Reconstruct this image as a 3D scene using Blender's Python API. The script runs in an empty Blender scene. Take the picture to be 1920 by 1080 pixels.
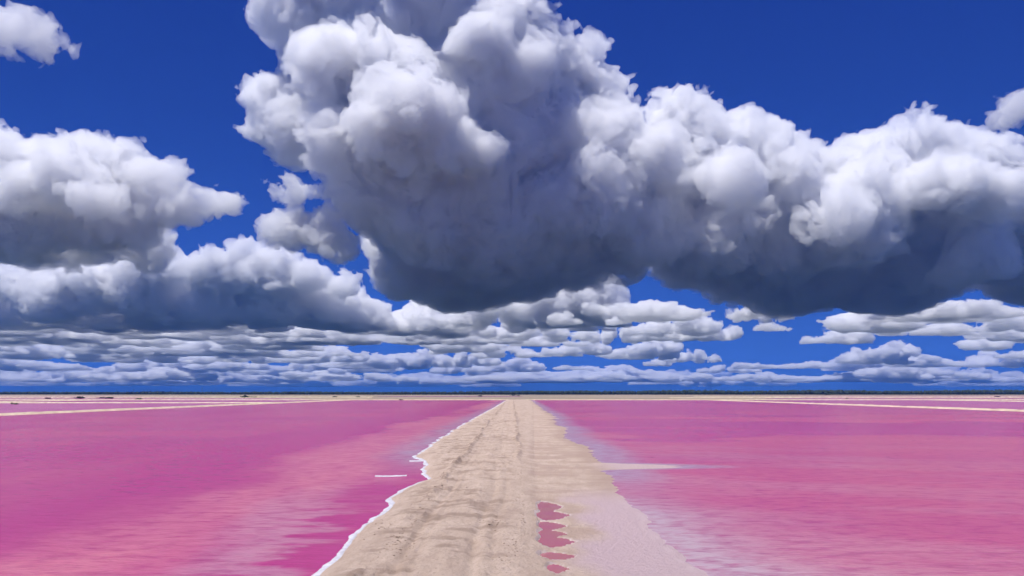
import bpy, math, random
import numpy as np
from concurrent.futures import ThreadPoolExecutor
POOL = ThreadPoolExecutor(4)

SC = bpy.context.scene
COL = SC.collection
RAD = math.radians

# ------------------------------------------------------------------ camera
CAM_H = 8.0
F_PX = 1280.0                      # focal length in pixels of the 1920 px wide photograph
HORIZON = 737.0
PITCH = math.atan((HORIZON - 540.0) / F_PX)
cam_d = bpy.data.cameras.new('camera')
cam_d.sensor_width = 36.0
cam_d.lens = 36.0 * F_PX / 1920.0
cam_d.clip_start = 0.5
cam_d.clip_end = 300000.0
cam = bpy.data.objects.new('camera', cam_d)
cam.location = (0, 0, CAM_H)
cam.rotation_euler = (RAD(90) + PITCH, 0, 0)
COL.objects.link(cam)
SC.camera = cam

# ------------------------------------------------------------------ sky and sun
SUN_EL = RAD(69)
SUN_AZ = RAD(230)                  # clockwise from the view direction (+Y)
world = bpy.data.worlds.new('World')
SC.world = world
world.use_nodes = True
wn = world.node_tree
for n in list(wn.nodes):
    wn.nodes.remove(n)
sky = wn.nodes.new('ShaderNodeTexSky')
sky.sky_type = 'NISHITA'
sky.sun_disc = False
sky.sun_elevation = SUN_EL
sky.sun_rotation = SUN_AZ
sky.altitude = 8000
sky.air_density = 1.0
sky.dust_density = 0.0
sky.ozone_density = 8.0
sep = wn.nodes.new('ShaderNodeSeparateColor')
comb = wn.nodes.new('ShaderNodeCombineColor')
wn.links.new(sky.outputs[0], sep.inputs[0])
# the deep polarised blue of the photograph: one colour response for the whole sky
for ch, (mul, pw) in enumerate(((0.9, 1.87), (0.85, 0.80), (2.35, 0.22))):
    m1 = wn.nodes.new('ShaderNodeMath'); m1.operation = 'MULTIPLY'; m1.inputs[1].default_value = 0.1
    m2 = wn.nodes.new('ShaderNodeMath'); m2.operation = 'POWER'; m2.inputs[1].default_value = pw
    m3 = wn.nodes.new('ShaderNodeMath'); m3.operation = 'MULTIPLY'; m3.inputs[1].default_value = mul
    wn.links.new(sep.outputs[ch], m1.inputs[0])
    wn.links.new(m1.outputs[0], m2.inputs[0])
    wn.links.new(m2.outputs[0], m3.inputs[0])
    wn.links.new(m3.outputs[0], comb.inputs[ch])
bg = wn.nodes.new('ShaderNodeBackground')
bg.inputs['Strength'].default_value = 0.10
wo = wn.nodes.new('ShaderNodeOutputWorld')
wn.links.new(comb.outputs[0], bg.inputs['Color'])
wn.links.new(bg.outputs[0], wo.inputs['Surface'])

sun_d = bpy.data.lights.new('sun', 'SUN')
sun_d.energy = 5.0
sun_d.angle = RAD(0.53)
sun_d.color = (1.0, 0.975, 0.95)
sun = bpy.data.objects.new('sun', sun_d)
# direction towards the sun
SDIR = np.array([math.sin(SUN_AZ) * math.cos(SUN_EL), math.cos(SUN_AZ) * math.cos(SUN_EL), math.sin(SUN_EL)])
from mathutils import Vector
sun.rotation_euler = Vector(SDIR).to_track_quat('Z', 'Y').to_euler()
sun.location = (0, 0, 50)
COL.objects.link(sun)

vs = SC.view_settings
vs.view_transform = 'Standard'
vs.look = 'None'
vs.exposure = 0.30
vs.gamma = 1.0
cy = SC.cycles
cy.max_bounces = 15
cy.diffuse_bounces = 3
cy.glossy_bounces = 2
cy.transmission_bounces = 2
cy.volume_bounces = 14
cy.transparent_max_bounces = 64
cy.use_denoising = True
cy.use_adaptive_sampling = True
cy.adaptive_threshold = 0.04
cy.adaptive_min_samples = 20
cy.sample_clamp_indirect = 4.0

# ------------------------------------------------------------------ helpers
def tag(o, label=None, cat=None, group=None, kind=None):
    if label: o['label'] = label
    if cat: o['category'] = cat
    if group: o['group'] = group
    if kind: o['kind'] = kind
    return o

def link(name, mesh, parent=None):
    o = bpy.data.objects.new(name, mesh)
    COL.objects.link(o)
    if parent is not None:
        o.parent = parent
    return o

def empty(name, loc=(0, 0, 0)):
    o = bpy.data.objects.new(name, None)
    o.location = loc
    COL.objects.link(o)
    return o

def np_mesh(name, verts, faces, mat=None, smooth=False):
    """verts (n,3); faces (m,k) array of one polygon size."""
    verts = np.asarray(verts, np.float32)
    faces = np.asarray(faces, np.int32)
    me = bpy.data.meshes.new(name)
    k = faces.shape[1]
    me.vertices.add(len(verts))
    me.vertices.foreach_set('co', verts.ravel())
    me.loops.add(faces.size)
    me.loops.foreach_set('vertex_index', faces.ravel())
    me.polygons.add(len(faces))
    me.polygons.foreach_set('loop_start', np.arange(0, faces.size, k, dtype=np.int32))
    me.polygons.foreach_set('loop_total', np.full(len(faces), k, np.int32))
    if smooth:
        me.polygons.foreach_set('use_smooth', np.ones(len(faces), bool))
    me.update(calc_edges=True)
    if mat:
        me.materials.append(mat)
    return me

def ray(px, py):
    x = (px - 960.0) / F_PX
    u = (540.0 - py) / F_PX
    c, s = math.cos(PITCH), math.sin(PITCH)
    return np.array([x, c - u * s, s + u * c])

def G(px, py, z=0.0):
    d = ray(px, py)
    t = (z - CAM_H) / d[2]
    return d[0] * t, d[1] * t

RNG = np.random.default_rng(7)

# lattice noise tables (periodic) ------------------------------------------------
NT = 64
VAL = RNG.random((NT, NT, NT)).astype(np.float32)

def tri(table, p):
    """periodic trilinear lookup; p (n,3) in table cells"""
    n = table.shape[0]
    i = np.floor(p).astype(np.int32)
    f = (p - i).astype(np.float32)
    i0 = i % n
    i1 = (i0 + 1) % n
    x0, y0, z0 = i0[:, 0] * (n * n), i0[:, 1] * n, i0[:, 2]
    x1, y1, z1 = i1[:, 0] * (n * n), i1[:, 1] * n, i1[:, 2]
    t = table.ravel()
    fx, fy, fz = f[:, 0], f[:, 1], f[:, 2]
    a = t[x0 + y0 + z0] * (1 - fz) + t[x0 + y0 + z1] * fz
    b = t[x0 + y1 + z0] * (1 - fz) + t[x0 + y1 + z1] * fz
    c = t[x1 + y0 + z0] * (1 - fz) + t[x1 + y0 + z1] * fz
    d = t[x1 + y1 + z0] * (1 - fz) + t[x1 + y1 + z1] * fz
    return (a * (1 - fy) + b * fy) * (1 - fx) + (c * (1 - fy) + d * fy) * fx

def vnoise(p):
    """smooth value noise 0..1"""
    i = np.floor(p)
    f = p - i
    return tri(VAL, i + f * f * (3 - 2 * f))

def fbm(p, octaves=4, gain=0.5):
    s, a, t = 0.0, 1.0, 0.0
    for o in range(octaves):
        s = s + a * vnoise(p * (2.03 ** o) + 17.3 * o)
        t += a
        a *= gain
    return s / t

# periodic Worley bump table: 1 at the feature points, 0 in the creases between them
WN, WC = 96, 12
def make_worley():
    pts = RNG.random((WC, WC, WC, 3))
    g = (np.arange(WN) + 0.5) * WC / WN
    X, Y, Z = np.meshgrid(g, g, g, indexing='ij')
    P = np.stack([X, Y, Z], -1)
    c = np.floor(P).astype(int)
    best = np.full(X.shape, 9.0)
    for dx in (-1, 0, 1):
        for dy in (-1, 0, 1):
            for dz in (-1, 0, 1):
                cc = c + (dx, dy, dz)
                q = pts[cc[..., 0] % WC, cc[..., 1] % WC, cc[..., 2] % WC] + cc
                best = np.minimum(best, ((P - q) ** 2).sum(-1))
    return np.clip(1.0 - best / 0.9, -0.2, 1).astype(np.float32)
WORL = make_worley()
def worley(p):                       # p in feature cells
    return tri(WORL, p * (WN / WC))

# node helpers -------------------------------------------------------------------
class NT_:
    def __init__(self, mat):
        self.t = mat.node_tree
    def n(self, kind, **kw):
        nd = self.t.nodes.new('ShaderNode' + kind)
        for k, v in kw.items():
            setattr(nd, k, v)
        return nd
    def l(self, a, b):
        self.t.links.new(a, b)

def new_mat(name):
    m = bpy.data.materials.new(name)
    m.use_nodes = True
    for n in list(m.node_tree.nodes):
        m.node_tree.nodes.remove(n)
    return m, NT_(m)

def out(N, surf=None, vol=None):
    o = N.n('OutputMaterial')
    if surf is not None: N.l(surf, o.inputs['Surface'])
    if vol is not None: N.l(vol, o.inputs['Volume'])

def cloud_material(name, density, albedo=(1, 1, 1), g=0.15):
    m, N = new_mat(name)
    v = N.n('VolumeScatter')
    v.inputs['Color'].default_value = (*albedo, 1)
    v.inputs['Density'].default_value = density
    v.inputs['Anisotropy'].default_value = g
    out(N, vol=v.outputs[0])
    return m

# ------------------------------------------------------------------ the setting: ground, causeway, water
def sstep(a, b, x):
    t = np.clip((x - a) / (b - a), 0, 1)
    return t * t * (3 - 2 * t)

def n2(X, Y, sx, sy, seed=0.0, octv=4, gain=0.5):
    p = np.stack([X.ravel() / sx + seed, Y.ravel() / sy + seed * 1.7, np.full(X.size, seed * 0.37)], 1)
    return fbm(p, octv, gain).reshape(X.shape).astype(np.float64)

def line(pts):
    q = np.array(sorted([G(*p)[::-1] for p in pts]))      # rows (Y, X) sorted by Y
    return lambda Y: np.interp(Y, q[:, 0], q[:, 1])

# waterlines read off the photograph, as X over Y on the ground
LEFT = line([(600, 1080), (640, 1042), (668, 1003), (692, 985), (726, 957), (733, 945), (724, 936), (770, 914), (804, 901), (796, 884),
             (799, 868), (782, 857), (812, 834), (840, 815), (866, 800), (902, 779), (928, 765), (948, 752)])
RIGHT = line([(998, 752), (1021, 770), (1040, 786), (1062, 812), (1076, 827), (1092, 836), (1108, 846), (1128, 862), (1130, 884),
              (1142, 893), (1152, 912), (1172, 937), (1196, 957), (1222, 985), (1250, 1010), (1290, 1045), (1330, 1080)])

def left_edge(Y):
    far = np.clip(np.abs(Y) / 60, 0.5, 3.0)
    return LEFT(Y) + far * (n2(Y * 0, Y, 1, 2.2, 3.1, 3) - 0.5) * 0.9

def right_edge(Y):
    far = np.clip(np.abs(Y) / 60, 0.6, 3.0)
    spit = 9.0 * np.exp(-((Y - 77.5) / 3.0) ** 4) * (0.35 + 1.0 * n2(Y * 0, Y, 1, 1.4, 3.7, 3)) * (Y > 60)
    return RIGHT(Y) + spit + far * ((n2(Y * 0, Y, 1, 1.8, 9.4, 4, 0.6) - 0.5) * 1.5 + (n2(Y * 0, Y, 1, 11, 9.9, 3, 0.6) - 0.5) * 2.0)

# small pools lying on the flat beside the track: px x-left, x-right, y-top, y-bottom
POOLS = []
for i, (a, b, c, d) in enumerate([(1003, 1056, 943, 960), (1001, 1070, 960, 976), (1005, 1062, 980, 995), (1004, 1064, 996, 1009), (1003, 1080, 1008, 1027),
                                  (1005, 1084, 1038, 1052), (1022, 1068, 1060, 1076)]):
    xl, _ = G(a, (c + d) / 2); xr, _ = G(b, (c + d) / 2)
    _, y1 = G(1000, c); _, y0 = G(1000, d)
    ex = 0.08 * (y1 - y0)
    POOLS.append((xl, xr, y0 - ex, y1 + ex, i))

def pool_radius(th, i):
    """outline of pool i as a fraction of its half axes: blunt on the left, drawn out into points on the right"""
    q = np.stack([np.cos(th) * 1.2 + i * 7.7, np.sin(th) * 4.5 + i * 3.3, np.full_like(th, 0.5)], 1)
    right = sstep(-0.1, 0.5, np.cos(th))
    return 0.90 + 0.30 * (fbm(q, 3) - 0.5) + right * (0.40 * (fbm(q * np.array([0.3, 1.9, 1]) + 9, 2) - 0.5) + 0.10 * np.maximum(0, np.cos(th)) ** 8)

def pool_field(X, Y):
    best = np.full(X.shape, 9.0)
    for xl, xr, y0, y1, i in POOLS:
        u = (X - (xl + xr) / 2) / ((xr - xl) / 2)
        v = (Y - (y0 + y1) / 2) / ((y1 - y0) / 2)
        v = v / np.clip(1 - 0.5 * u, 0.35, 1.3)
        r = np.hypot(u, v)
        m = r < 2.2
        if m.any():
            th = np.arctan2(v[m], u[m])
            best[m] = np.minimum(best[m], r[m] / pool_radius(th, i))
    return best

# --- causeway: one sheet of ground, shaped and coloured by position -----------------------------------------
ys = np.concatenate([np.linspace(-60, 16, 30)[:-1], 16 * np.exp(np.linspace(0, math.log(800 / 16), 760))])
xs = np.concatenate([np.linspace(-19, -13, 26)[:-1], np.linspace(-13, 12, 240)[:-1], np.linspace(12, 26, 80)])
XX, YY = np.meshgrid(xs, ys)
le = left_edge(ys)[:, None]
re = right_edge(ys)[:, None]
dl = XX - le
dr = re - XX
crown = 0.62 + 0.10 * (n2(XX, YY, 5, 9, 1.0) - 0.5)
zl = np.where(dl > 0, crown * (1 - np.exp(-dl / 1.1)), np.maximum(-0.5, 0.16 * dl))
toe = np.minimum(2.0 + 2.2 * (n2(XX * 0, YY, 1, 7, 15.5, 4) - 0.5) * sstep(40, 70, YY) + 0.03 * np.maximum(YY - 60, 0), re - 3.0)             # right foot of the track
flat = np.where(dr > 0, 0.05 * (1 - np.exp(-dr / 1.5)), np.maximum(-0.5, 0.035 * dr))
zr = np.where(XX < toe, 0.07 + (crown - 0.05) * (1 - np.exp(-(toe - XX) / 2.2)), flat + 0.02 * sstep(4, 0, XX - toe) * (dr > 0.5))
Z = np.minimum(zl, zr)
top = sstep(0.3, 0.55, Z)                                                    # only the dry top of the track
near_ = np.clip(60 / np.maximum(YY, 20), 0.25, 1.6)
lump = n2(XX, YY, 0.9, 1.3, 2.2, 4, 0.6)
patch = sstep(0.48, 0.66, n2(XX, YY, 3.5, 6, 6.6, 3))
crumb = 1 - 2 * np.abs(n2(XX, YY, 0.42, 0.6, 31.0, 3, 0.6) - 0.5)
Z += top * ((lump - 0.5) * (0.14 + 0.36 * patch) + 0.14 * (crumb - 0.8) * patch)
wob = (n2(XX, YY, 6, 14, 8.8, 2) - 0.5) * 1.6
ridge = np.zeros_like(Z)
for x0, hgt, wid in ((-5.9, 0.34, 0.35), (0.9, 0.40, 0.45), (-2.7, 0.09, 0.4)):
    brk = sstep(0.35, 0.6, n2(XX * 0 + x0 * 9, YY, 1, 5, 4.4, 3))
    rg_ = brk * np.exp(-((XX - x0 - wob) / wid) ** 2)
    ridge = np.maximum(ridge, rg_ * (hgt > 0.1))
    Z += top * hgt * rg_ * (0.2 + 1.6 * n2(XX, YY, 0.35, 0.45, 41.0 + x0, 3, 0.6))
for x0, dep, wid in ((-4.7, 0.17, 0.28), (-4.1, 0.10, 0.2), (-1.6, 0.15, 0.30), (-0.7, 0.11, 0.25)):
    Z -= (0.25 + 0.75 * sstep(85, 40, YY)) * top * dep * np.exp(-((XX - x0 - wob * 0.8) / wid) ** 2) * (0.5 + n2(XX, YY, 2, 1.2, 5.5, 2))
Z += np.where(dr > -0.2, 0.012, 0) * (n2(XX, YY, 1.8, 0.8, 7.1, 4) - 0.5) * 2
pf = pool_field(XX, YY)
Z = np.where(pf < 1.0, np.minimum(Z, 0.0), Z)
Z = np.where((pf >= 1.0) & (pf < 1.6), np.maximum(Z, 0.075), Z)
beach = (dr > -0.3) * sstep(0.30, 0.14, Z) * (XX > -3)
salt = beach * sstep(3.0, 5.5, XX + 2.2 * (n2(XX, YY, 3, 4, 2.7, 3) - 0.5) * 2) * sstep(62, 50, YY)
spit_m = np.exp(-((YY - 77.5) / 4.0) ** 4) * sstep(8, 12, XX)
salt = np.maximum(salt, 0.8 * spit_m * (dr > 0))
rim = 0.7 * sstep(1.14, 1.03, pf) * sstep(0.9, 1.0, pf) * (0.3 + n2(XX, YY, 0.8, 0.8, 17.7, 3))
lip = np.exp(-((dr - 0.3) / 0.35) ** 2) * sstep(0.45, 0.6, n2(XX, YY, 0.8, 0.9, 3.9, 3)) * sstep(58, 48, YY)
white = np.clip(rim * 0.9 + lip * 0.12, 0, 1)
wet = beach * np.clip(sstep(0.42, 0.62, n2(XX, YY, 5, 2.2, 12.2, 4)) * 0.8 + sstep(2.5, 0.3, dr) * 0.6, 0, 1) * (1 - 0.8 * salt)
wet = np.maximum(wet, (dr > -0.4) * sstep(3.2, 0.6, dr + 1.5 * (n2(XX, YY, 2, 3, 13.3, 3) - 0.5)) * sstep(52, 66, YY) * 0.85)
dirt_shade = top * (0.9 * sstep(0.53, 0.68, n2(XX, YY, 2.2, 1.1, 14.2, 4, 0.6)) + 1.1 * ridge * sstep(0.48, 0.62, n2(XX, YY, 0.5, 0.6, 19.1, 3))) + 0.8 * top * patch * sstep(0.42, 0.3, lump)  # brown dirt patches and ridge specks, plus shade painted into hollows between lumps

def grid_faces(r, c):
    i = np.arange(r * c).reshape(r, c)
    return np.stack([i[:-1, :-1], i[:-1, 1:], i[1:, 1:], i[1:, :-1]], -1).reshape(-1, 4)

def add_attr(me, name, a):
    at = me.attributes.new(name, 'FLOAT', 'POINT')
    at.data.foreach_set('value', np.asarray(a, np.float32).ravel())

def attr(N, name):
    a = N.n('Attribute')
    a.attribute_name = name
    return a.outputs['Fac']

def mixc(N, fac, a, b):
    m = N.n('MixRGB')
    if isinstance(fac, float): m.inputs[0].default_value = fac
    else: N.l(fac, m.inputs[0])
    for k, v in ((1, a), (2, b)):
        if isinstance(v, tuple): m.inputs[k].default_value = (*v, 1)
        else: N.l(v, m.inputs[k])
    return m.outputs[0]

def noise(N, scale, detail=4, rough=0.55, stretch=None, lo=None, hi=None):
    g = N.n('NewGeometry')
    src = g.outputs['Position']
    if stretch:
        mp = N.n('Mapping')
        mp.inputs['Scale'].default_value = stretch
        N.l(src, mp.inputs['Vector'])
        src = mp.outputs[0]
    t = N.n('TexNoise')
    t.inputs['Scale'].default_value = scale
    t.inputs['Detail'].default_value = detail
    t.inputs['Roughness'].default_value = rough
    N.l(src, t.inputs['Vector'])
    o = t.outputs['Fac']
    if lo is not None:
        r = N.n('MapRange')
        r.inputs['From Min'].default_value = lo
        r.inputs['From Max'].default_value = hi
        N.l(o, r.inputs['Value'])
        o = r.outputs[0]
    return o

def principled(N, col, rough, spec=0.3, bumps=()):
    b = N.n('BsdfPrincipled')
    if isinstance(col, tuple): b.inputs['Base Color'].default_value = (*col, 1)
    else: N.l(col, b.inputs['Base Color'])
    if isinstance(rough, float): b.inputs['Roughness'].default_value = rough
    else: N.l(rough, b.inputs['Roughness'])
    b.inputs['Specular IOR Level'].default_value = spec
    prev = None
    for h, st, dist in bumps:
        bp = N.n('Bump')
        bp.inputs['Strength'].default_value = st
        bp.inputs['Distance'].default_value = dist
        N.l(h, bp.inputs['Height'])
        if prev is not None: N.l(prev, bp.inputs['Normal'])
        prev = bp.outputs[0]
    if prev is not None: N.l(prev, b.inputs['Normal'])
    out(N, b.outputs[0])

# sand
m_sand, N = new_mat('causeway_sand')
c = mixc(N, noise(N, 0.9, 6, 0.6, (1.0, 0.35, 1), 0.35, 0.65), (0.45, 0.335, 0.26), (0.57, 0.44, 0.35))
c = mixc(N, noise(N, 5.0, 6, 0.75, (1, 0.5, 1), 0.50, 0.68), c, (0.40, 0.30, 0.235))
dm = N.n('Math', operation='MULTIPLY'); N.l(attr(N, 'dirt_shade'), dm.inputs[0]); dm.inputs[1].default_value = 0.8
c = mixc(N, dm.outputs[0], c, (0.29, 0.205, 0.155))
c = mixc(N, attr(N, 'wet'), c, (0.40, 0.285, 0.225))
c = mixc(N, attr(N, 'salt'), c, (0.50, 0.37, 0.38))
c = mixc(N, attr(N, 'white'), c, (0.68, 0.58, 0.60))
principled(N, c, 0.85, 0.2, [(noise(N, 2.5, 6, 0.65), 1.0, 0.22), (noise(N, 12, 5, 0.7), 1.0, 0.06)])
me = np_mesh('causeway', np.stack([XX, YY, Z], -1).reshape(-1, 3), grid_faces(*XX.shape), m_sand, True)
for nm, a in (('dirt_shade', np.clip(dirt_shade, 0, 1)), ('wet', wet), ('salt', salt), ('white', white)):
    add_attr(me, nm, a)
tag(link('causeway', me), kind='structure')

# --- water -----------------------------------------------------------------------------------------------
def water_material(name, mid, pale, deep, attrs=True):
    m, N = new_mat(name)
    c = mixc(N, noise(N, 0.02, 5, 0.6, (0.5, 1.6, 1), 0.35, 0.65), mid, tuple(v * k for v, k in zip(mid, (0.86, 0.72, 0.98))))
    if attrs:
        c = mixc(N, attr(N, 'pale'), c, pale)
        c = mixc(N, attr(N, 'deep'), c, deep)
        c = mixc(N, attr(N, 'grey'), c, (0.36, 0.24, 0.32))
    c = mixc(N, noise(N, 0.8, 5, 0.65, (0.7, 1.5, 1), 0.45, 0.8), c, tuple(v * 0.8 for v in deep))
    principled(N, c, 0.26, 0.12, [(noise(N, 0.6, 5, 0.6, (0.8, 1.3, 1)), 0.6, 0.2), (noise(N, 2.2, 5, 0.65, (0.6, 1.5, 1)), 0.9, 0.10)])
    return m

PINK = (0.60, 0.115, 0.27)
m_left = water_material('pink_brine', (0.44, 0.075, 0.178), (0.53, 0.155, 0.22), (0.38, 0.032, 0.168))
m_right = water_material('pink_brine_shallow', (0.475, 0.095, 0.175), (0.48, 0.34, 0.36), (0.38, 0.043, 0.18))
m_far = water_material('pink_brine_far', (0.42, 0.11, 0.24), PINK, PINK, False)

wy = np.concatenate([np.linspace(-80, 16, 24)[:-1], 16 * np.exp(np.linspace(0, math.log(798 / 16), 320))])
s = np.concatenate([np.linspace(-1.2, 6, 73)[:-1], 6 * np.exp(np.linspace(0, math.log(30), 100))])   # distance from the causeway
S, WY = np.meshgrid(s, wy)
edge = left_edge(wy)[:, None]
WX = np.maximum(edge - S, -182.0)
nb = n2(WX, WY, 7, 16, 3.3, 4)
wS = S + (nb - 0.5) * 9
pale = sstep(2.0, 5.0, wS) * sstep(19, 11, wS) * (0.55 + 0.9 * (n2(WX, WY, 3, 3, 5.2, 4) - 0.3))
deep = 0.9 * sstep(14, 19, wS) * sstep(44, 20, wS) + 0.75 * sstep(0.50, 0.66, n2(WX, WY, 22, 60, 1.4, 4))
fing = sstep(0.46, 0.60, n2(WX, WY, 5.0, 1.25, 21.0, 3) + 0.10 - 0.035 * S) * sstep(7.5, 3.5, S) * sstep(75, 66, WY)
deep = np.maximum(deep, 0.95 * fing)
pale = np.where(fing > 0.05, pale * (1 - fing), pale) + 0.7 * sstep(46, 26, WY) * sstep(2, 6, S) * (1 - fing)
grey = 0.75 * sstep(8.0, 1.0, S) * sstep(62, 95, WY) * (0.5 + n2(WX, WY, 2.5, 5, 5.8, 3)) + 0.4 * sstep(10, 6, wS) * sstep(2, 4, wS) * sstep(70, 40, WY) * (1 - fing)
me = np_mesh('lagoon_water', np.stack([WX, WY, np.zeros_like(WX)], -1).reshape(-1, 3), grid_faces(*WX.shape)[:, ::-1], m_left, True)
add_attr(me, 'pale', np.clip(pale, 0, 1)); add_attr(me, 'deep', np.clip(deep, 0, 1)); add_attr(me, 'grey', np.clip(grey, 0, 1))
tag(link('lagoon_water', me), kind='structure')

s = np.concatenate([np.linspace(-1.2, 8, 73)[:-1], 8 * np.exp(np.linspace(0, math.log(29), 100))])
S, WY = np.meshgrid(s, wy)
edge = right_edge(wy)[:, None]
WX = np.minimum(edge + S, 222.0)
diag = n2(WX + 0.35 * WY, WY + 0.25 * WX, 30, 9, 6.1, 4, 0.6)
S0 = np.maximum(S, 0)
nearr = sstep(64, 36, WY)
pale = 0.55 * sstep(36, 27, WY) * np.exp(-S0 / 9) + nearr * (np.exp(-S0 / 1.6) + 1.0 * np.exp(-S0 / (3.5 + 9 * sstep(42, 24, WY))) * (0.45 + 0.9 * diag)) + 0.22 * sstep(0.45, 0.7, diag) * np.exp(-S0 / 60) * sstep(300, 60, WY)
deep = 0.9 * sstep(0.48, 0.64, n2(WX - 0.3 * WY, WY + 0.2 * WX, 46, 22, 2.4, 4)) * sstep(50, 130, WY) + 0.5 * sstep(120, 420, WY)
grey = 1.0 * sstep(7.5, 0.8, S + 3 * (n2(WX, WY, 3, 6, 8.3, 3) - 0.5)) * sstep(56, 72, WY) + 0.35 * sstep(7, 1, S) * sstep(70, 50, WY)
me = np_mesh('lagoon_water', np.stack([WX, WY, np.zeros_like(WX)], -1).reshape(-1, 3), grid_faces(*WX.shape), m_right, True)
add_attr(me, 'pale', np.clip(pale, 0, 1)); add_attr(me, 'deep', np.clip(deep, 0, 1)); add_attr(me, 'grey', np.clip(grey, 0, 1))
tag(link('lagoon_water', me), kind='structure')

m_pool, N = new_mat('pool_brine')
c = mixc(N, noise(N, 0.5, 4, 0.5, (1, 1, 1), 0.3, 0.7), (0.36, 0.14, 0.145), (0.37, 0.10, 0.16))
principled(N, c, 0.2, 0.25, [(noise(N, 3, 3, 0.6), 0.2, 0.02)])
for xl, xr, y0, y1, i in POOLS:
    th = np.linspace(0, 2 * math.pi, 97)[:-1]
    r = pool_radius(th, i) * 1.03
    px = (xl + xr) / 2 + (xr - xl) / 2 * r * np.cos(th)
    py = (y0 + y1) / 2 + (y1 - y0) / 2 * r * np.sin(th) * np.clip(1 - 0.5 * r * np.cos(th), 0.35, 1.3)
    zz = 0.030 + 0.004 * (i % 2)
    v = np.concatenate([[[(xl + xr) / 2, (y0 + y1) / 2, zz]], np.stack([px, py, px * 0 + zz], 1)])
    k = np.arange(96)
    me = np_mesh('pool_water', v, np.stack([k * 0, k + 1, (k + 1) % 96 + 1], 1), m_pool, True)
    tag(link('pool_water', me), kind='structure')

# --- the land beyond the ponds ----------------------------------------------------------------------------
m_flat, N = new_mat('salt_flat_ground')
c = mixc(N, noise(N, 0.004, 6, 0.6, (0.25, 1.5, 1), 0.42, 0.58), (0.20, 0.165, 0.115), (0.36, 0.29, 0.22))
c = mixc(N, noise(N, 0.0016, 5, 0.6, (0.2, 2.5, 1), 0.58, 0.66), c, (0.34, 0.17, 0.19))
principled(N, c, 0.9, 0.1, [(noise(N, 0.2, 4), 0.3, 0.3)])
m_bed, N = new_mat('scrubland')
c = mixc(N, noise(N, 0.003, 6, 0.65, None, 0.35, 0.65), (0.022, 0.034, 0.020), (0.06, 0.075, 0.045))
principled(N, c, 0.9, 0.1)
R_ = 90000.0
me = np_mesh('ground', [(-R_, -R_, -0.7), (R_, -R_, -0.7), (R_, R_, -0.7), (-R_, R_, -0.7)], [(0, 1, 2, 3)], m_bed)
tag(link('ground', me), kind='structure')
def sheet(name, xr, yr, z, mat, nx=2, ny=2):
    X, Y = np.meshgrid(np.linspace(*xr, nx), np.linspace(*yr, ny))
    me = np_mesh(name, np.stack([X, Y, X * 0 + z], -1).reshape(-1, 3), grid_faces(ny, nx), mat)
    return tag(link(name, me), kind='structure')
sheet('salt_flat', (-2950, 2950), (801, 3700), 0.10, m_flat)

m_dike, N = new_mat('dike_sand')
c = mixc(N, noise(N, 0.25, 5, 0.6, None, 0.4, 0.65), (0.46, 0.37, 0.25), (0.66, 0.54, 0.40))
principled(N, c, 0.9, 0.1, [(noise(N, 0.8, 4), 0.5, 0.3)])
def dike(x0, y0, x1, y1, width, height, seed, name='dike'):
    L = math.hypot(x1 - x0, y1 - y0)
    n = int(L / 2.5) + 2
    t = np.linspace(0, 1, n)
    ux, uy = (x1 - x0) / L, (y1 - y0) / L
    prof = [(-0.75, -0.3), (-0.5, 0.05), (-0.34, 0.9), (-0.1, 1.0), (0.15, 0.95), (0.36, 0.85), (0.5, 0.05), (0.75, -0.3)]
    rows = []
    for k, (a, b) in enumerate(prof):
        w = a * width * (1 + 0.5 * (n2(t * 0 + k * 3.3, t * L, 1, 9, seed, 3) - 0.5))
        hz = t * 0 + b * height * (1 + (0.9 * (n2(t * 0 + k * 1.3, t * L, 1, 5, seed + 3, 3) - 0.5) if b > 0 else 0))
        rows.append(np.stack([x0 + ux * t * L - uy * w, y0 + uy * t * L + ux * w, hz], 1))
    V = np.stack(rows)
    me = np_mesh(name, V.reshape(-1, 3), grid_faces(len(prof), n)[:, ::-1], m_dike, True)
    return tag(link(name, me), kind='structure')
dike(-186, -60, -186, 806, 7.0, 0.7, 1.1)
dike(226, -60, 226, 806, 7.0, 0.7, 2.2)
dike(-700, 800, 700, 800, 9.0, 0.8, 3.3)
dike(-470, 60, -470, 806, 8.0, 0.7, 4.4)
dike(480, 60, 480, 806, 8.0, 0.7, 5.5)
dike(-700, 560, -186, 560, 7.0, 0.7, 6.6)
sheet('lagoon_water', (-467, -189), (-80, 797), 0.0, m_far)
sheet('lagoon_water', (-1500, -473), (-80, 797), 0.0, m_far)
sheet('lagoon_water', (229, 477), (-80, 797), 0.0, m_far)
sheet('lagoon_water', (483, 1500), (-80, 797), 0.0, m_far)
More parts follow.
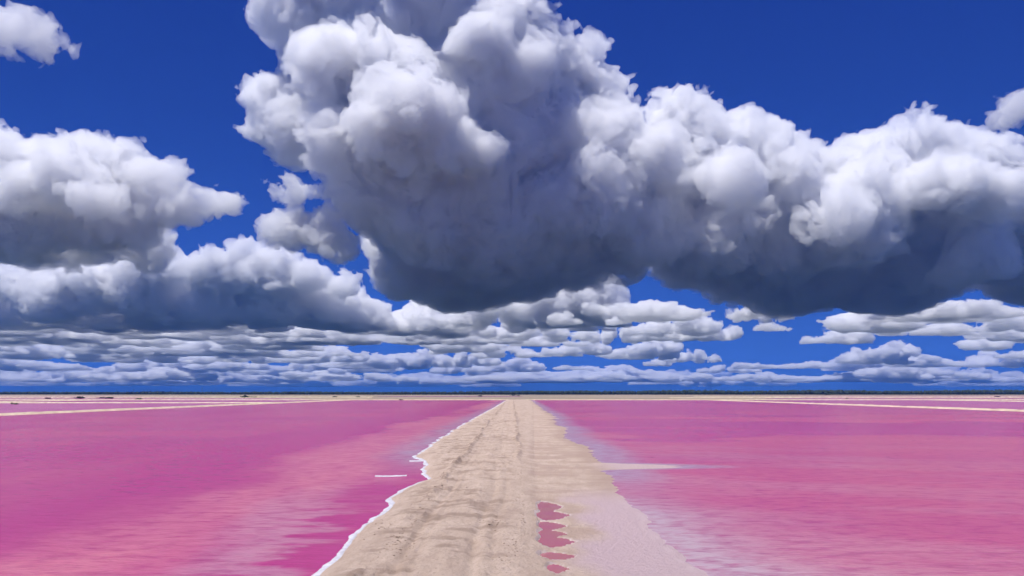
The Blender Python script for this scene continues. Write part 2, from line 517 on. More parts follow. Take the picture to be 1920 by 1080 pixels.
# ragged brine ponds farther out, on the flat
def far_pond(x0, x1, y0, y1, seed):
    n = 90
    th = np.linspace(0, 2 * math.pi, n + 1)[:-1]
    r = 0.85 + 0.35 * (n2(np.cos(th) * 2, np.sin(th) * 2, 1, 1, seed, 3) - 0.5)
    sq = 1 / np.maximum(np.abs(np.cos(th)), np.abs(np.sin(th))) ** 0.7
    X = (x0 + x1) / 2 + (x1 - x0) / 2 * r * sq * np.cos(th)
    Y = (y0 + y1) / 2 + (y1 - y0) / 2 * r * sq * np.sin(th)
    v = np.concatenate([[[(x0 + x1) / 2, (y0 + y1) / 2, 0.13]], np.stack([X, Y, X * 0 + 0.13], 1)])
    k = np.arange(n)
    tag(link('lagoon_water', np_mesh('lagoon_water', v, np.stack([k * 0, k + 1, (k + 1) % n + 1], 1), m_far)), kind='structure')
for i, a in enumerate([(-900, -250, 850, 1050), (-1300, -500, 1150, 1400), (320, 900, 850, 1080), (450, 1600, 1150, 1400), (600, 1900, 1600, 2000),
                       (-1900, -900, 1600, 1900), (-330, 60, 1500, 1800)]):
    far_pond(*a, i * 3.7 + 0.4)
for i, a in enumerate([(250, 1100, 1500, 1110), (-220, 1090, -1500, 1100), (380, 1450, 2200, 1480), (-2000, 1480, -300, 1500)]):
    dike(*a, 9.0, 1.0, i * 2.3 + 8)

# ------------------------------------------------------------------ white crusts of salt foam at the waterline
m_salt, N = new_mat('salt_crust')
c = mixc(N, noise(N, 2.2, 5, 0.65, None, 0.35, 0.65), (0.40, 0.38, 0.42), (0.62, 0.61, 0.65))
principled(N, c, 0.8, 0.2, [(noise(N, 5, 5, 0.7), 0.6, 0.06)])
def crust(path, width, seed, name='salt_crust'):
    """path (n,2); a low rounded ridge with ragged edges"""
    path = np.asarray(path)
    n = len(path)
    d = np.gradient(path, axis=0)
    d /= np.linalg.norm(d, axis=1)[:, None]
    nr = np.stack([d[:, 1], -d[:, 0]], 1)
    acr = np.linspace(-1, 1, 9)
    t = np.concatenate([[0], np.cumsum(np.linalg.norm(np.diff(path, axis=0), axis=1))])
    rows = []
    for a in acr:
        w = width * a * (-0.12 + 2.1 * n2(t * 0 + (7 if a > 0 else 0), t, 1, 0.7 if n < 400 else 1.3, seed, 4, 0.65))
        z = 0.11 * (1 - a * a) * (0.5 + n2(t * 0 + a * 5, t, 1, 0.5, seed + 5, 3)) - 0.02
        q = path + nr * w[:, None]
        rows.append(np.concatenate([q, z[:, None]], 1))
    V = np.stack(rows)
    return link(name, np_mesh(name, V.reshape(-1, 3), grid_faces(len(acr), n), m_salt, True))
cy_ = 12 * np.exp(np.linspace(0, math.log(690 / 12), 2200))
cx_ = left_edge(cy_)
tag(crust(np.stack([cx_ + 0.05, cy_], 1), np.clip(0.22 + 0.002 * cy_, 0.22, 0.9), 1.9),
    'long ragged white line of salt foam along the left shore of the causeway', 'salt crust')
for lab, (a, b, y) in (('thin white salt streak floating detached in the pink water off the shore', (704, 762, 893)),
                       ('short white salt streak touching the foam line at its sharp bend', (768, 802, 865))):
    x0, y0 = G(a, y); x1, _ = G(b, y)
    xx = np.linspace(x0, x1, 60)
    w = 0.26 * np.sin(np.linspace(0.15, math.pi - 0.1, 60)) ** 0.6
    tag(crust(np.stack([xx, y0 + 0.25 * np.sin(xx * 1.1)], 1), w, 6.1, 'salt_streak'), lab, 'salt streak')

# ------------------------------------------------------------------ clods and debris on the causeway
def ground_z(x, y):
    i = np.clip(np.searchsorted(ys, y), 1, len(ys) - 1)
    j = np.clip(np.searchsorted(xs, x), 1, len(xs) - 1)
    return Z[i, j]
m_clod, N = new_mat('sand_clod')
c = mixc(N, noise(N, 3.0, 4, 0.6, None, 0.35, 0.65), (0.16, 0.11, 0.08), (0.46, 0.34, 0.26))
principled(N, c, 0.95, 0.1, [(noise(N, 20, 4), 0.5, 0.03)])
ICO_V = None
def ico():
    t = (1 + 5 ** 0.5) / 2
    v = np.array([(-1, t, 0), (1, t, 0), (-1, -t, 0), (1, -t, 0), (0, -1, t), (0, 1, t), (0, -1, -t), (0, 1, -t), (t, 0, -1), (t, 0, 1), (-t, 0, -1), (-t, 0, 1)])
    v /= np.linalg.norm(v[0])
    f = np.array([(0, 11, 5), (0, 5, 1), (0, 1, 7), (0, 7, 10), (0, 10, 11), (1, 5, 9), (5, 11, 4), (11, 10, 2), (10, 7, 6), (7, 1, 8), (3, 9, 4), (3, 4, 2), (3, 2, 6), (3, 6, 8), (3, 8, 9), (4, 9, 5), (2, 4, 11), (6, 2, 10), (8, 6, 7), (9, 8, 1)])
    return v, f
IV, IF = ico()
V, Fc = [], []
rg = np.random.default_rng(11)
cnt = 0
SPOTS = [G(*p) for p in ((985, 905), (988, 930), (984, 948), (832, 905), (822, 925), (785, 965), (752, 1040), (745, 1052), (872, 938), (925, 992), (962, 1035), (955, 1060), (700, 992), (870, 858), (985, 857), (900, 825), (870, 808), (1000, 1010), (718, 1005))]
for k in range(6000):
    y = 22 * math.exp(rg.random() * math.log(12))
    cl = rg.random()
    spot = rg.random() < 0.06
    if cl < 0.34: x = -5.9 + rg.normal() * 0.35
    elif cl < 0.68: x = 0.9 + rg.normal() * 0.35
    elif rg.random() < 0.15: x = rg.uniform(-8, 1.5)
    else: continue
    if spot:
        sx_, sy_ = SPOTS[rg.integers(len(SPOTS))]
        x, y = sx_ + rg.normal() * 0.35, sy_ + rg.normal() * 1.1
    nz = fbm(np.array([[x / 2.5, y / 4.0, 3.3]]), 3)[0] + (0.06 if cl < 0.68 else -0.02)
    if not spot and (nz < 0.57 or rg.random() < 0.7): continue
    r = rg.uniform(0.015, 0.05)
    z = ground_z(x, y)
    if z < 0.3: continue
    v = IV * (rg.uniform(0.6, 1.3, (12, 1))) * np.array([rg.uniform(0.8, 2.0), rg.uniform(0.8, 1.6), 0.7]) * r + (x, y, z + r * 0.25)
    V.append(v); Fc.append(IF + 12 * cnt); cnt += 1
o = link('clods', np_mesh('clods', np.concatenate(V), np.concatenate(Fc), m_clod))
tag(o, 'scattered dark clods and debris along the ridges of the sandy track', 'clods', kind='stuff')

# ------------------------------------------------------------------ far woods, bushes, masts
m_leaf, N = new_mat('dark_foliage')
c = mixc(N, noise(N, 0.12, 4, 0.6, None, 0.35, 0.65), (0.018, 0.028, 0.020), (0.045, 0.062, 0.036))
principled(N, c, 0.9, 0.1)
V, Fc = [], []
cnt = 0
for k in range(5200):
    x = rg.uniform(-4200, 4200)
    y = 3350 + 250 * rg.random() + 0.00001 * x * x + (350 * max(0.0, -x - 200) / 3000)
    h = 1.45 * (7.0 + 9 * fbm(np.array([[x / 420.0, 0.3, 7.7]]), 3)[0]) * (1.0 + 0.22 * max(-1, min(1, x / 1500))) * rg.uniform(0.75, 1.15)
    w = rg.uniform(5, 11)
    v = IV * rg.uniform(0.7, 1.25, (12, 1)) * np.array([w, w, h * 0.6]) + (x, y, h * 0.45)
    V.append(v); Fc.append(IF + 12 * cnt); cnt += 1
o = link('woodland', np_mesh('woodland', np.concatenate(V), np.concatenate(Fc), m_leaf))
tag(o, 'dark far-off belt of scrub woodland along the horizon', 'woodland', kind='stuff')

def bush_mesh(seed, n=60):
    r = np.random.default_rng(seed)
    V, Fc = [], []
    for k in range(n):
        p = r.normal(size=3) * (0.8, 0.6, 0.35)
        p[2] = abs(p[2]) + 0.25
        v = IV * r.uniform(0.6, 1.3, (12, 1)) * r.uniform(0.18, 0.36) + p
        V.append(v); Fc.append(IF + 12 * k)
    return np_mesh('bush', np.concatenate(V), np.concatenate(Fc), m_leaf)
bm_ = [bush_mesh(i) for i in range(3)]
BUSH = [(28, 758.5, 9, 'left'), (90, 748, 9, 0), (150, 747.5, 14, 0), (190, 747, 8, 0), (205, 747.5, 12, 0), (260, 749, 9, 0), (460, 746, 14, 0), (475, 746, 9, 0), (628, 745, 7, 0),
        (672, 745, 6, 0), (752, 750.5, 6, 1), (900, 743.5, 8, 0), (962, 742, 7, 0), (972, 742.5, 6, 0), (1545, 740.5, 26, 2), (1588, 748, 5, 1), (1870, 744.5, 6, 0), (1560, 740.3, 18, 0)]
for i, (px, py, wpx, k) in enumerate(BUSH):
    x, y = G(px, py)
    o = link('bush', bm_[i % 3])
    sc = wpx / F_PX * y / 2.6
    o.location = (x, y, 0.1)
    o.scale = (sc, sc, sc * 0.62)
    o.rotation_euler = (0, 0, i * 1.3)
    if k == 'left': lab, g = 'dark lone bush at the water\'s edge of the far left pond', None
    elif k == 2: lab, g = 'widest dark bush clump in front of the woodland on the right', None
    elif k == 1: lab, g = 'small dark shrub on a pale pond bank', 'shrubs on the pond banks'
    else: lab, g = 'low dark bush on the salt flats before the woodland', 'bushes on the salt flats'
    tag(o, lab, 'bush', g)

m_mast, N = new_mat('mast_steel')
c = mixc(N, noise(N, 0.3, 3, 0.5), (0.10, 0.11, 0.13), (0.16, 0.17, 0.19))
principled(N, c, 0.6, 0.4)
def tube(p0, p1, r0, r1, n=10):
    th = np.linspace(0, 2 * math.pi, n + 1)[:-1]
    p0, p1 = np.array(p0, float), np.array(p1, float)
    d = (p1 - p0) / np.linalg.norm(p1 - p0)
    a = np.cross(d, (0.3, 0.9, 0.1)); a /= np.linalg.norm(a)
    b = np.cross(d, a)
    ring = lambda p, r: p + r * (np.cos(th)[:, None] * a + np.sin(th)[:, None] * b)
    v = np.concatenate([ring(p0, r0), ring(p1, r1)])
    k = np.arange(n)
    f = np.stack([k, (k + 1) % n, (k + 1) % n + n, k + n], 1)
    return v, f
H_ = 32.0
v, f = tube((0, 0, 0), (0, 0, H_), 0.9, 0.45)
me_pole = np_mesh('pole', v, f, m_mast, True)
v, f = tube((-3.2, 0, 0), (3.2, 0, 0), 0.22, 0.22)
me_arm = np_mesh('crossarm', v, f, m_mast, True)
v, f = tube((0, 0, 0), (0, 0, 0.9), 0.16, 0.10)
me_ins = np_mesh('insulator', v, f, m_mast, True)
MASTS = [(218, 1.0), (250, 1.0), (320, 1.05), (378, 1.35), (403, 1.0), (461, 0.8), (494, 0.9), (527, 0.85), (560, 0.7), (595, 0.8), (802, 0.9)]
for i, (px, sc) in enumerate(MASTS):
    x, y = G(px, 739.9)
    r = empty('utility_mast', (x * 1.18, y * 1.18, 0.1))
    r.scale = (sc, sc, sc)
    o = link('pole', me_pole, r)
    for z in (H_ - 1.0, H_ - 4.0):
        a = link('crossarm', me_arm, r); a.location = (0, 0, z)
        for dx in (-2.9, 2.9):
            q = link('insulator', me_ins, a); q.location = (dx, 0, 0.15)
    if px == 378: tag(r, 'tallest of the thin grey masts standing beyond the far woodland', 'mast', 'masts along the horizon')
    elif px == 802: tag(r, 'lone thin grey mast beyond the woodland, apart from the row', 'mast', 'masts along the horizon')
    else: tag(r, 'thin grey mast in the row beyond the far woodland', 'mast', 'masts along the horizon')


# ------------------------------------------------------------------ clouds
def surface_nets(f, origin, h):
    s = f < 0
    nx, ny, nz = f.shape
    acc = np.zeros((nx - 1, ny - 1, nz - 1), np.int8)
    for dx in (0, 1):
        for dy in (0, 1):
            for dz in (0, 1):
                acc += s[dx:nx - 1 + dx, dy:ny - 1 + dy, dz:nz - 1 + dz]
    act = (acc > 0) & (acc < 8)
    ci = np.argwhere(act)
    idx = np.full(act.shape, -1, np.int32)
    idx[act] = np.arange(len(ci), dtype=np.int32)
    pos = np.zeros((len(ci), 3), np.float32)
    cnt = np.zeros(len(ci), np.float32)
    corners = [(0, 0, 0), (1, 0, 0), (0, 1, 0), (1, 1, 0), (0, 0, 1), (1, 0, 1), (0, 1, 1), (1, 1, 1)]
    vals = [f[ci[:, 0] + a, ci[:, 1] + b, ci[:, 2] + c] for a, b, c in corners]
    for i in range(8):
        for ax in range(3):
            if corners[i][ax] == 0:
                j = i + (1 << ax)
                a, b = vals[i], vals[j]
                m = (a < 0) != (b < 0)
                t = np.where(m, a / np.where(m, a - b, 1), 0)
                for k in range(3):
                    pos[:, k] += m * (corners[i][k] + (t if k == ax else 0))
                cnt += m
    pos = (ci + pos / cnt[:, None]) * h + origin
    quads = []
    for ax in range(3):
        a = [slice(None)] * 3
        b = [slice(None)] * 3
        a[ax] = slice(0, -1)
        b[ax] = slice(1, None)
        ch = s[tuple(a)] != s[tuple(b)]
        e = np.argwhere(ch)
        u, v = (ax + 1) % 3, (ax + 2) % 3
        lim = np.array(act.shape)
        ok = (e[:, u] > 0) & (e[:, v] > 0) & (e[:, u] < lim[u]) & (e[:, v] < lim[v])
        e = e[ok]
        def at(du, dv):
            q = e.copy()
            q[:, u] -= du
            q[:, v] -= dv
            return idx[q[:, 0], q[:, 1], q[:, 2]]
        quad = np.stack([at(1, 1), at(0, 1), at(0, 0), at(1, 0)], 1)
        inside = s[e[:, 0], e[:, 1], e[:, 2]]
        quad[~inside] = quad[~inside][:, ::-1]
        quads.append(quad)
    return pos, np.concatenate(quads)

def upsample(c, k):
    for ax in range(3):
        n = c.shape[ax]
        x = np.arange((n - 1) * k + 1) / k
        i = np.minimum(x.astype(int), n - 2)
        f = (x - i).astype(np.float32)
        sh = [1, 1, 1]
        sh[ax] = -1
        f = f.reshape(sh)
        c = np.take(c, i, ax) * (1 - f) + np.take(c, i + 1, ax) * f
    return c

def cloud_field(lobes, vox, base, k_s, amp, seed=0, grow=0.0, base_rough=100.0, wisp=0.0):
    """lobes (n,4) world spheres. amp: list of (size of bumps, height of bumps)."""
    K = 4
    lobes = np.asarray(lobes, np.float32)
    pad = sum(a for _, a in amp) * 1.0 + k_s + 3 * vox * K
    lo = (lobes[:, :3] - lobes[:, 3:4]).min(0) - pad
    hi = (lobes[:, :3] + lobes[:, 3:4]).max(0) + pad
    lo[2] = max(lo[2], base - base_rough - 4 * vox * K)
    H = vox * K
    n = np.ceil((hi - lo) / H).astype(int) + 1
    gx, gy, gz = [lo[i] + H * np.arange(n[i], dtype=np.float32) for i in range(3)]
    P = np.stack(np.meshgrid(gx, gy, gz, indexing='ij'), -1).reshape(-1, 3)
    acc = np.zeros(len(P), np.float32)
    for x, y, z, r in lobes:
        d = np.sqrt((P[:, 0] - x) ** 2 + (P[:, 1] - y) ** 2 + ((P[:, 2] - z) * 1.05) ** 2) - r
        acc += np.exp(np.clip(-d / k_s, -40, 40))
    c = -k_s * np.log(acc + 1e-17)
    off = np.array([seed * 1.37, seed * 2.11, seed * 0.73], np.float32)
    L0 = amp[0][0]
    big = [(q, L, A) for q, (L, A) in enumerate(amp) if L >= 3.0 * H]
    small = [(q, L, A) for q, (L, A) in enumerate(amp) if L < 3.0 * H]
    def rough_of(p):
        return np.clip(vnoise(p / (L0 * 1.3) + off + 40) * 2.4 - 0.4, 0.3, 1.4)
    def bent(p):                      # bend the lookup so that bumps lean and stretch
        w = np.stack([vnoise(p / (L0 * 0.6) + off + 5.1 * q) for q in range(3)], 1) - 0.5
        return p + w * L0 * 0.45
    near = np.abs(c) < sum(A for _, L, A in big) * 1.2 + 2 * H + wisp
    p = P[near]
    pw = bent(p)
    ro = rough_of(p)
    for q, L, A in big:
        c[near] -= A * 1.1 * (worley(pw / L + off * (q + 1)) - 0.42) * (1.0 if q == 0 else ro)
    f = upsample(c.reshape(n), K)
    m = np.abs(f) < (sum(A for _, L, A in small) * 0.8 + wisp * 1.5 + 2 * vox + abs(grow))
    p = np.argwhere(m).astype(np.float32) * vox + lo
    def detail(p):
        d = np.zeros(len(p), np.float32)
        pw = bent(p)
        tear = np.stack([vnoise(pw / 95.0 + off + 9.7 * q) for q in range(3)], 1) - 0.5
        pw = pw + tear * np.array([85, 85, 60], np.float32)
        ro = rough_of(p)
        for q, L, A in small:
            d += A * (worley(pw / L + off * (q + 1)) - 0.42) * ro
        if wisp:
            d += wisp * (fbm(pw / (wisp * 2.4) + off, 4, 0.74) - 0.52) * 4.2
        return d
    chunks = [p[i:i + 120000] for i in range(0, len(p), 120000)]
    d = np.concatenate(list(POOL.map(detail, chunks))) if chunks else 0
    f[m] = f[m] - d - grow
    # flat, slightly ragged base
    zz = lo[2] + vox * np.arange(f.shape[2], dtype=np.float32)
    XX = lo[0] + vox * np.arange(f.shape[0], dtype=np.float32)
    YY = lo[1] + vox * np.arange(f.shape[1], dtype=np.float32)
    gx2, gy2 = np.meshgrid(XX, YY, indexing='ij')
    q = np.stack([gx2.ravel(), gy2.ravel(), np.zeros(gx2.size, np.float32)], 1)
    bz = base + base_rough * ((fbm(q / 380.0 + off, 4) - 0.5) * 2.4 + 0.7 * worley(q / 300.0 + off))
    cut = bz.reshape(gx2.shape)[:, :, None] - zz[None, None, :]
    kk = base_rough * 0.9                       # rounded, not sliced
    hh = np.maximum(kk - np.abs(f - cut), 0) / kk
    f = np.maximum(f, cut) + hh * hh * kk * 0.25
    f[0] = f[-1] = 1; f[:, 0] = 1; f[:, -1] = 1; f[:, :, 0] = 1; f[:, :, -1] = 1
    return f, lo

def lobes_px(lst, depth, kids=5, seed=0):
    L = []
    rg = random.Random(seed)
    for e in lst:
        px, py, r = e[:3]
        d = depth + (e[3] if len(e) > 3 else 0.0)
        p = ray(px, py) * d * 1000.0
        L.append((p[0], p[1], p[2] + CAM_H, r / F_PX * d * 1000.0))
    for (x, y, z, r) in list(L):
        for _ in range(kids):
            t = rg.uniform(0, 2 * math.pi)
            u = rg.uniform(-0.5, 1)
            q = math.sqrt(1 - u * u)
            rr = r * rg.uniform(0.28, 0.5)
            e = r * rg.uniform(0.8, 1.0)
            L.append((x + e * q * math.cos(t), y + e * q * math.sin(t), z + e * u, rr))
    return L

M_EDGE = cloud_material('cloud_edge', 0.0135)
M_CORE = cloud_material('cloud_core', 0.026)
M_THIN = cloud_material('cloud_thin', 0.011)

def largest_piece(v, q):
    """keep the one connected surface, drop stray specks"""
    lab = np.arange(len(v))
    a = np.concatenate([q[:, 0], q[:, 1], q[:, 2]])
    c = np.concatenate([q[:, 1], q[:, 2], q[:, 3]])
    for _ in range(60):
        m = np.minimum(lab[a], lab[c])
        new = lab.copy()
        np.minimum.at(new, lab[a], m)
        np.minimum.at(new, lab[c], m)
        new = new[new]
        new = new[new]
        if (new == lab).all():
            break
        lab = new
    keep = lab == np.bincount(lab).argmax()
    idx = np.cumsum(keep) - 1
    return v[keep], idx[q[keep[q[:, 0]]]]

NTRI = 0
def make_cloud(label, lst, depth, vox, base, k_s, amp, seed, group=None, name='cumulus_cloud', dens=None, core=True, **kw):
    """thin torn outer cloud around a denser core"""
    global NTRI
    L = lobes_px(lst, depth, seed=seed)
    f, lo = cloud_field(L, vox, base, k_s, amp, seed, **kw)
    v, q = largest_piece(*surface_nets(f, lo, vox))
    c = v.mean(0)
    c[2] = v[:, 2].min()
    root = empty(name, c)
    tag(root, label, 'cloud', group)
    link('ragged_edge', np_mesh('ragged_edge', v - c, q, dens or M_EDGE), root)
    NTRI += len(q) * 2
    if core:
        w2 = vox * 2.2
        k2 = dict(kw)
        k2['wisp'] = kw.get('wisp', 40) * 0.8
        k2['grow'] = kw.get('grow', 0) - 34.0
        f, lo = cloud_field(L, w2, base + 30, k_s, [(l, a_) for l, a_ in amp if l > 3.5 * w2], seed, **k2)
        v, q = largest_piece(*surface_nets(f, lo, w2))
        NTRI += len(q) * 2
        link('core', np_mesh('core', v - c, q, M_CORE), root)
    return root


BASE = 800.0
A4 = [(420, 140), (200, 95), (100, 92), (52, 58)]
A4s = [(320, 110), (160, 84), (88, 84), (50, 54)]
TOWER = [(552, 30, 50), (590, -50, 80), (590, 105, 60), (522, 185, 46), (500, 236, 30), (565, 240, 66), (668, 262, 66),
         (700, 60, 100), (770, -60, 130), (850, 40, 120), (860, -80, 115), (945, 70, 58), (990, 98, 44), (1060, 140, 52),
         (1092, 165, 50), (880, 180, 150), (1000, 260, 130), (760, 260, 100, -.3), (745, 335, 88, 0), (820, 370, 120, -.1),
         (920, 400, 110, 0), (790, 425, 84, .3), (980, 440, 100, .3), (1050, 300, 100, .1), (735, 235, 60, -.9), (815, 230, 62, -1.0), (870, 290, 45, -.7),
         (660, 270, 45, -.6), (620, 130, 50, -.5), (680, 120, 45, -.6), (760, 130, 40, -.7), (900, 80, 50, -.6), (980, 130, 40, -.5),
         (800, 480, 90, .8), (950, 485, 90, .9), (745, 490, 48, .9), (1040, 470, 70, .8), (870, 510, 90, 1.3)]
make_cloud('towering cumulus cloud with a dark flat base above the end of the causeway', TOWER, 5.4, 14.5, BASE - 10, 32.0, A4, 1, wisp=48, grow=-25)
MIDR = [(1175, 262, 40), (1240, 246, 44), (1290, 248, 46), (1395, 258, 42), (1440, 276, 46), (1500, 300, 42), (1100, 335, 62), (1180, 330, 90), (1300, 330, 100),
        (1420, 350, 92), (1050, 375, 55, -.5), (1130, 370, 60, -.6), (1200, 410, 90, -.2), (1330, 430, 90, 0), (1450, 440, 95, .2), (1540, 345, 40), (1160, 460, 55, .3), (1280, 470, 70, .6), (1400, 490, 80, .9),
        (1540, 480, 95, .9), (1385, 335, 40, -.8), (1500, 400, 65, .2), (1230, 310, 45, -.6), (1480, 530, 80, 1.4)]
make_cloud('broad cumulus cloud with double bright crown joining the right flank of the tower', MIDR, 5.6, 16.0, BASE - 20, 32.0, A4s, 2, wisp=42, grow=-30)
FARR = [(1600, 300, 34), (1660, 282, 38), (1720, 280, 42), (1790, 285, 40), (1850, 318, 40), (1920, 350, 48), (1640, 355, 75), (1760, 380, 100), (1880, 405, 90), (1610, 420, 75, -.4),
        (1720, 460, 80, .3), (1830, 485, 52, -.4), (1960, 460, 100), (1790, 350, 50, -.7), (1870, 370, 36, -.7), (1700, 520, 70, .9), (1600, 510, 80, .9), (1930, 520, 70, .4), (2030, 440, 100), (1580, 410, 45, -.8), (1650, 545, 60, 1.4)]
make_cloud('wide cumulus cloud at the right with rounded dome and dark blue underside', FARR, 5.7, 16.0, BASE - 40, 32.0, A4s, 3, wisp=42, grow=-30)
LEFTC = [(0, 310, 46), (-60, 350, 100), (70, 312, 46), (150, 322, 46), (230, 332, 42), (275, 350, 36), (100, 385, 75), (200, 392, 65), (300, 385, 45), (350, 388, 24), (390, 378, 14), (425, 380, 9),
         (40, 420, 55), (150, 420, 45), (245, 430, 32), (308, 328, 14), (335, 330, 8), (-60, 430, 65), (60, 455, 46, .4), (170, 458, 40, .5), (265, 465, 34, .6), (120, 340, 40, -.4), (190, 370, 34, -.5), (40, 360, 40, -.4)]
make_cloud('loose cumulus cloud at the left edge with a ragged arm pointing right', LEFTC, 4.6, 14.0, BASE - 60, 22.0, [(240, 80), (120, 66), (64, 60), (38, 40)], 4, wisp=48, grow=-8, base_rough=120)
LOWL = [(10, 530, 30), (60, 540, 30), (125, 530, 30), (330, 505, 26), (400, 508, 34), (460, 502, 36), (520, 512, 36), (580, 518, 30), (250, 535, 45), (180, 548, 42), (100, 565, 50),
        (300, 570, 60, .4), (420, 565, 60, .4), (540, 565, 55, .4), (640, 585, 50, .6), (-30, 570, 60, .3), (700, 600, 36, .8), (640, 535, 22), (300, 460, 18), (282, 490, 30)]
make_cloud('long low bank of cumulus under the left cloud with a bright white crest', LOWL, 8.2, 23.0, BASE, 32.0, [(320, 120), (160, 90), (90, 62), (56, 36)], 5, wisp=50, grow=-20)
S3 = [(140, 60), (70, 40), (36, 20)]
make_cloud('small cumulus cloud tucked against the left side of the dark tower base', [(550, 432, 32), (590, 428, 28), (523, 440, 18), (620, 452, 26), (645, 475, 22), (600, 455, 25)], 5.2, 12.0, BASE, 18.0, S3, 6, wisp=55)
make_cloud('thin torn wisp of cloud under the lower left flank of the tower', [(515, 355, 9), (545, 358, 11), (575, 362, 12), (605, 362, 11), (635, 366, 11), (655, 372, 12)], 4.8, 10.0, 600, 14.0, S3, 7, wisp=50, grow=6, core=False, dens=M_THIN)
make_cloud('small oval cloud alone in the deep blue at the upper left', [(15, 45, 22), (50, 58, 27), (90, 74, 24), (125, 88, 11), (-25, 38, 22), (0, 60, 18), (70, 80, 16)], 3.6, 8.0, 600, 14.0, S3, 8, wisp=50, grow=2, core=False, dens=M_THIN)
make_cloud('small torn cloud at the right edge above the dome cloud', [(1925, 188, 11), (1912, 200, 9), (1894, 213, 7), (1876, 221, 5), (1940, 178, 13), (1955, 195, 14), (1930, 208, 8)], 4.2, 8.0, 600, 12.0, S3, 9, wisp=45, grow=0, core=False, dens=M_THIN)
make_cloud('bright cumulus with a pointed top in the gap right of the tower base', [(1112, 530, 20), (1140, 548, 20), (1090, 555, 26), (1020, 562, 26), (955, 568, 20), (895, 575, 13), (1060, 575, 30), (990, 585, 25), (1150, 575, 25)], 8.6, 17.0, BASE - 40, 40.0, [(260, 110), (130, 75), (66, 40)], 10, wisp=45)

# rows of smaller clouds running out to the horizon: a few shapes, copied
PROTO = []
M_FAR = cloud_material('cloud_far', 0.02)
for k in range(9):
    rg2 = random.Random(100 + k)
    L = []
    peak = rg2.uniform(-260, 260)
    tall = rg2.uniform(90, 260)
    for j in range(14):
        x = rg2.uniform(-470, 470)
        q = max(0.0, 1 - abs(x - peak) / 380)
        r = rg2.uniform(38, 95) * (0.7 + 0.6 * q)
        L.append((x, rg2.uniform(-190, 190), rg2.uniform(0.0, 1.0) * (25 + tall * q), r))
    for (x, y, z, r) in list(L):
        for _ in range(5):
            t = rg2.uniform(0, 6.28)
            L.append((x + r * math.cos(t) * 0.9, y + r * math.sin(t) * 0.9, z + r * rg2.uniform(0, 0.9), r * rg2.uniform(0.25, 0.5)))
    f, lo = cloud_field(L, 13.0, -30.0, 16.0, [(130, 60), (64, 44), (36, 26)], 20 + k, base_rough=36.0, wisp=36)
    v, q = largest_piece(*surface_nets(f, lo, 13.0))
    v[:, 0] -= (v[:, 0].min() + v[:, 0].max()) / 2
    v[:, 2] -= v[:, 2].min()
    ext = np.ptp(v, axis=0)
    PROTO.append((np_mesh('cumulus_cloud', v, q, M_FAR), ext))
    NTRI += 2 * len(q)

def far_cloud(px, py, wpx, hpx, k, label, group, flip=False, base=BASE):
    elev = ray(px, py)
    t = (base - CAM_H) / elev[2]
    p = elev * t
    me, ext = PROTO[k % len(PROTO)]
    o = link('cumulus_cloud', me)
    sx = wpx / F_PX * t / ext[0]
    sz = hpx / F_PX * t / ext[2]
    o.location = (p[0], p[1], base)
    o.scale = (-sx if flip else sx, max(sx, sz) * 1.1, sz)
    if group:
        ratio = wpx / hpx
        kind = 'long flat' if ratio > 5.6 else ('stretched low' if ratio > 4.4 else 'heaped')
        label = label.replace('KIND', kind)
        group = group.replace('KIND', kind)
    tag(o, label, 'cloud', group)

NAMED = [(1325, 640, 125, 62, 0, 'bright heaped cumulus in the distance right of the tower base'),
         (1425, 604, 125, 46, 1, 'grey flat cloud hanging just below the dark underside of the right clouds'),
         (1450, 622, 75, 20, 2, 'thin flat white cloud strip beneath the grey flat cloud'),
         (1570, 648, 150, 40, 3, 'double-humped small cumulus in the clear blue patch under the right clouds'),
         (1646, 605, 48, 16, 4, 'tiny flat cloud puff just under the right clouds\' dark underside'),
         (1684, 631, 30, 18, 5, 'tiny round cloud puff in the clear blue patch'),
         (1612, 681, 95, 32, 6, 'small peaked cumulus in the clear strip low above the horizon'),
         (1297, 681, 115, 27, 1, 'small long cumulus low above the horizon under the bright heaped one')]
for (px, py, w, h, k, lab) in NAMED:
    far_cloud(px, py, w, h, k, lab, None)
rgc = random.Random(5)
ROWS = [(760, 628, 280, 70), (930, 622, 240, 62), (1080, 618, 220, 58), (600, 624, 260, 80), (1230, 606, 200, 40), (1730, 602, 220, 40), (1860, 598, 200, 40), (150, 618, 330, 70), (380, 620, 300, 66), (1240, 640, 130, 45), (1160, 645, 120, 42), (1800, 606, 190, 42), (1790, 632, 170, 30), (1890, 642, 150, 45), (1750, 690, 170, 28), (1865, 690, 160, 35), (1500, 692, 140, 16), (1420, 692, 90, 14),
        (1235, 687, 60, 20), (1010, 640, 230, 38), (880, 648, 210, 42), (760, 650, 220, 52), (630, 650, 250, 52), (1080, 668, 140, 36), (960, 672, 160, 28), (820, 690, 130, 38), (700, 692, 210, 34),
        (60, 645, 280, 55), (220, 652, 250, 45), (345, 640, 270, 55), (520, 650, 250, 50), (430, 670, 260, 40), (110, 676, 280, 40), (270, 682, 240, 36), (580, 682, 220, 36), (-40, 630, 260, 60)]
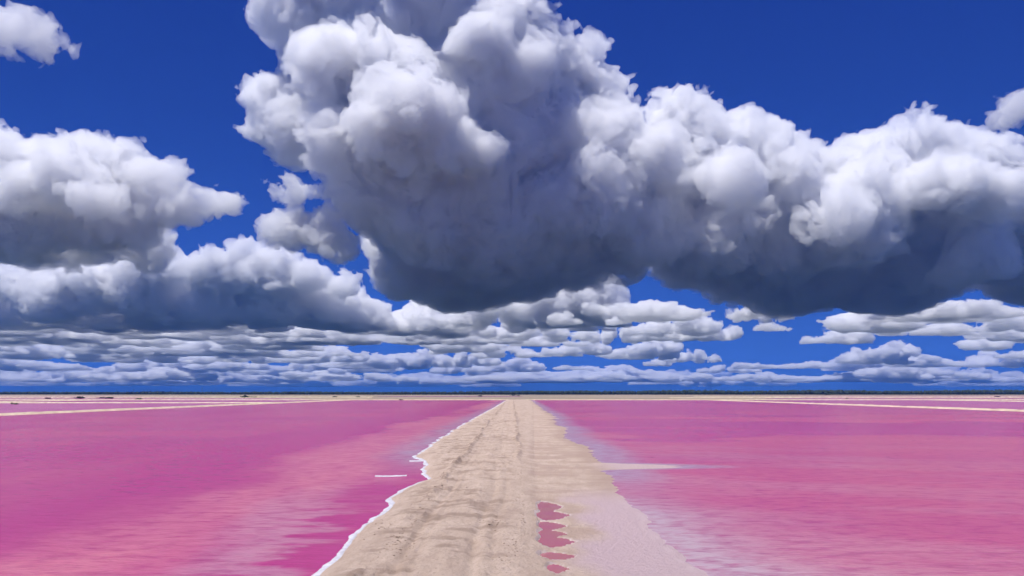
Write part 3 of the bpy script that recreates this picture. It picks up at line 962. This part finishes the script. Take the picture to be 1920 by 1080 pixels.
for i, (px, py, w, h) in enumerate(ROWS):
    far_cloud(px, py, w, h, i, 'KIND cumulus in the distant rows below the large clouds', 'KIND cumulus in the distant rows', i % 2 == 0)
for i in range(70):
    px = rgc.uniform(-60, 1960)
    py = rgc.uniform(622, 692)
    if px > 1120 and rgc.random() < 0.62: continue
    w = rgc.uniform(70, 230) * (0.6 + (700 - py) / 130)
    far_cloud(px, py, w, w * rgc.uniform(0.16, 0.30), rgc.randrange(9), 'KIND cumulus in the distant rows below the large clouds', 'KIND cumulus in the distant rows', rgc.random() < 0.5)
for i in range(46):
    px = rgc.uniform(-40, 1960)
    py = rgc.uniform(694, 716)
    if px > 1100 and rgc.random() < 0.45: continue
    w = rgc.uniform(60, 190) * (0.55 + (720 - py) / 40)
    far_cloud(px, py, w, w * rgc.uniform(0.13, 0.22), rgc.randrange(9), 'faint KIND small cloud in the farthest row just above the horizon', 'KIND clouds of the farthest row', rgc.random() < 0.5)
for i in range(44):
    px = -60 + 2040 * (i + rgc.random()) / 44
    py = rgc.uniform(711, 727)
    w = rgc.uniform(110, 260)
    far_cloud(px, py, w, w * rgc.uniform(0.07, 0.15), rgc.randrange(9), 'dim KIND cloud veiled by haze right on the horizon', 'KIND hazy clouds on the horizon', rgc.random() < 0.5, 450.0)
# the air itself: everything stands inside it
m_haze, N = new_mat('haze_air')
v_ = N.n('VolumePrincipled')
v_.inputs['Color'].default_value = (0.09, 0.29, 0.92, 1)
v_.inputs['Density'].default_value = 3.0e-5
v_.inputs['Anisotropy'].default_value = 0.0
out(N, vol=v_.outputs[0])
hv = [(sx * 95000.0, sy * 95000.0, z) for z in (-1.8, 4700.0) for sx, sy in ((-1, -1), (1, -1), (1, 1), (-1, 1))]
o = link('haze', np_mesh('haze', hv, [(3, 2, 1, 0), (4, 5, 6, 7), (0, 1, 5, 4), (1, 2, 6, 5), (2, 3, 7, 6), (3, 0, 4, 7)], m_haze))
tag(o, 'pale bluish haze of the air over the whole lagoon', 'haze', kind='stuff')
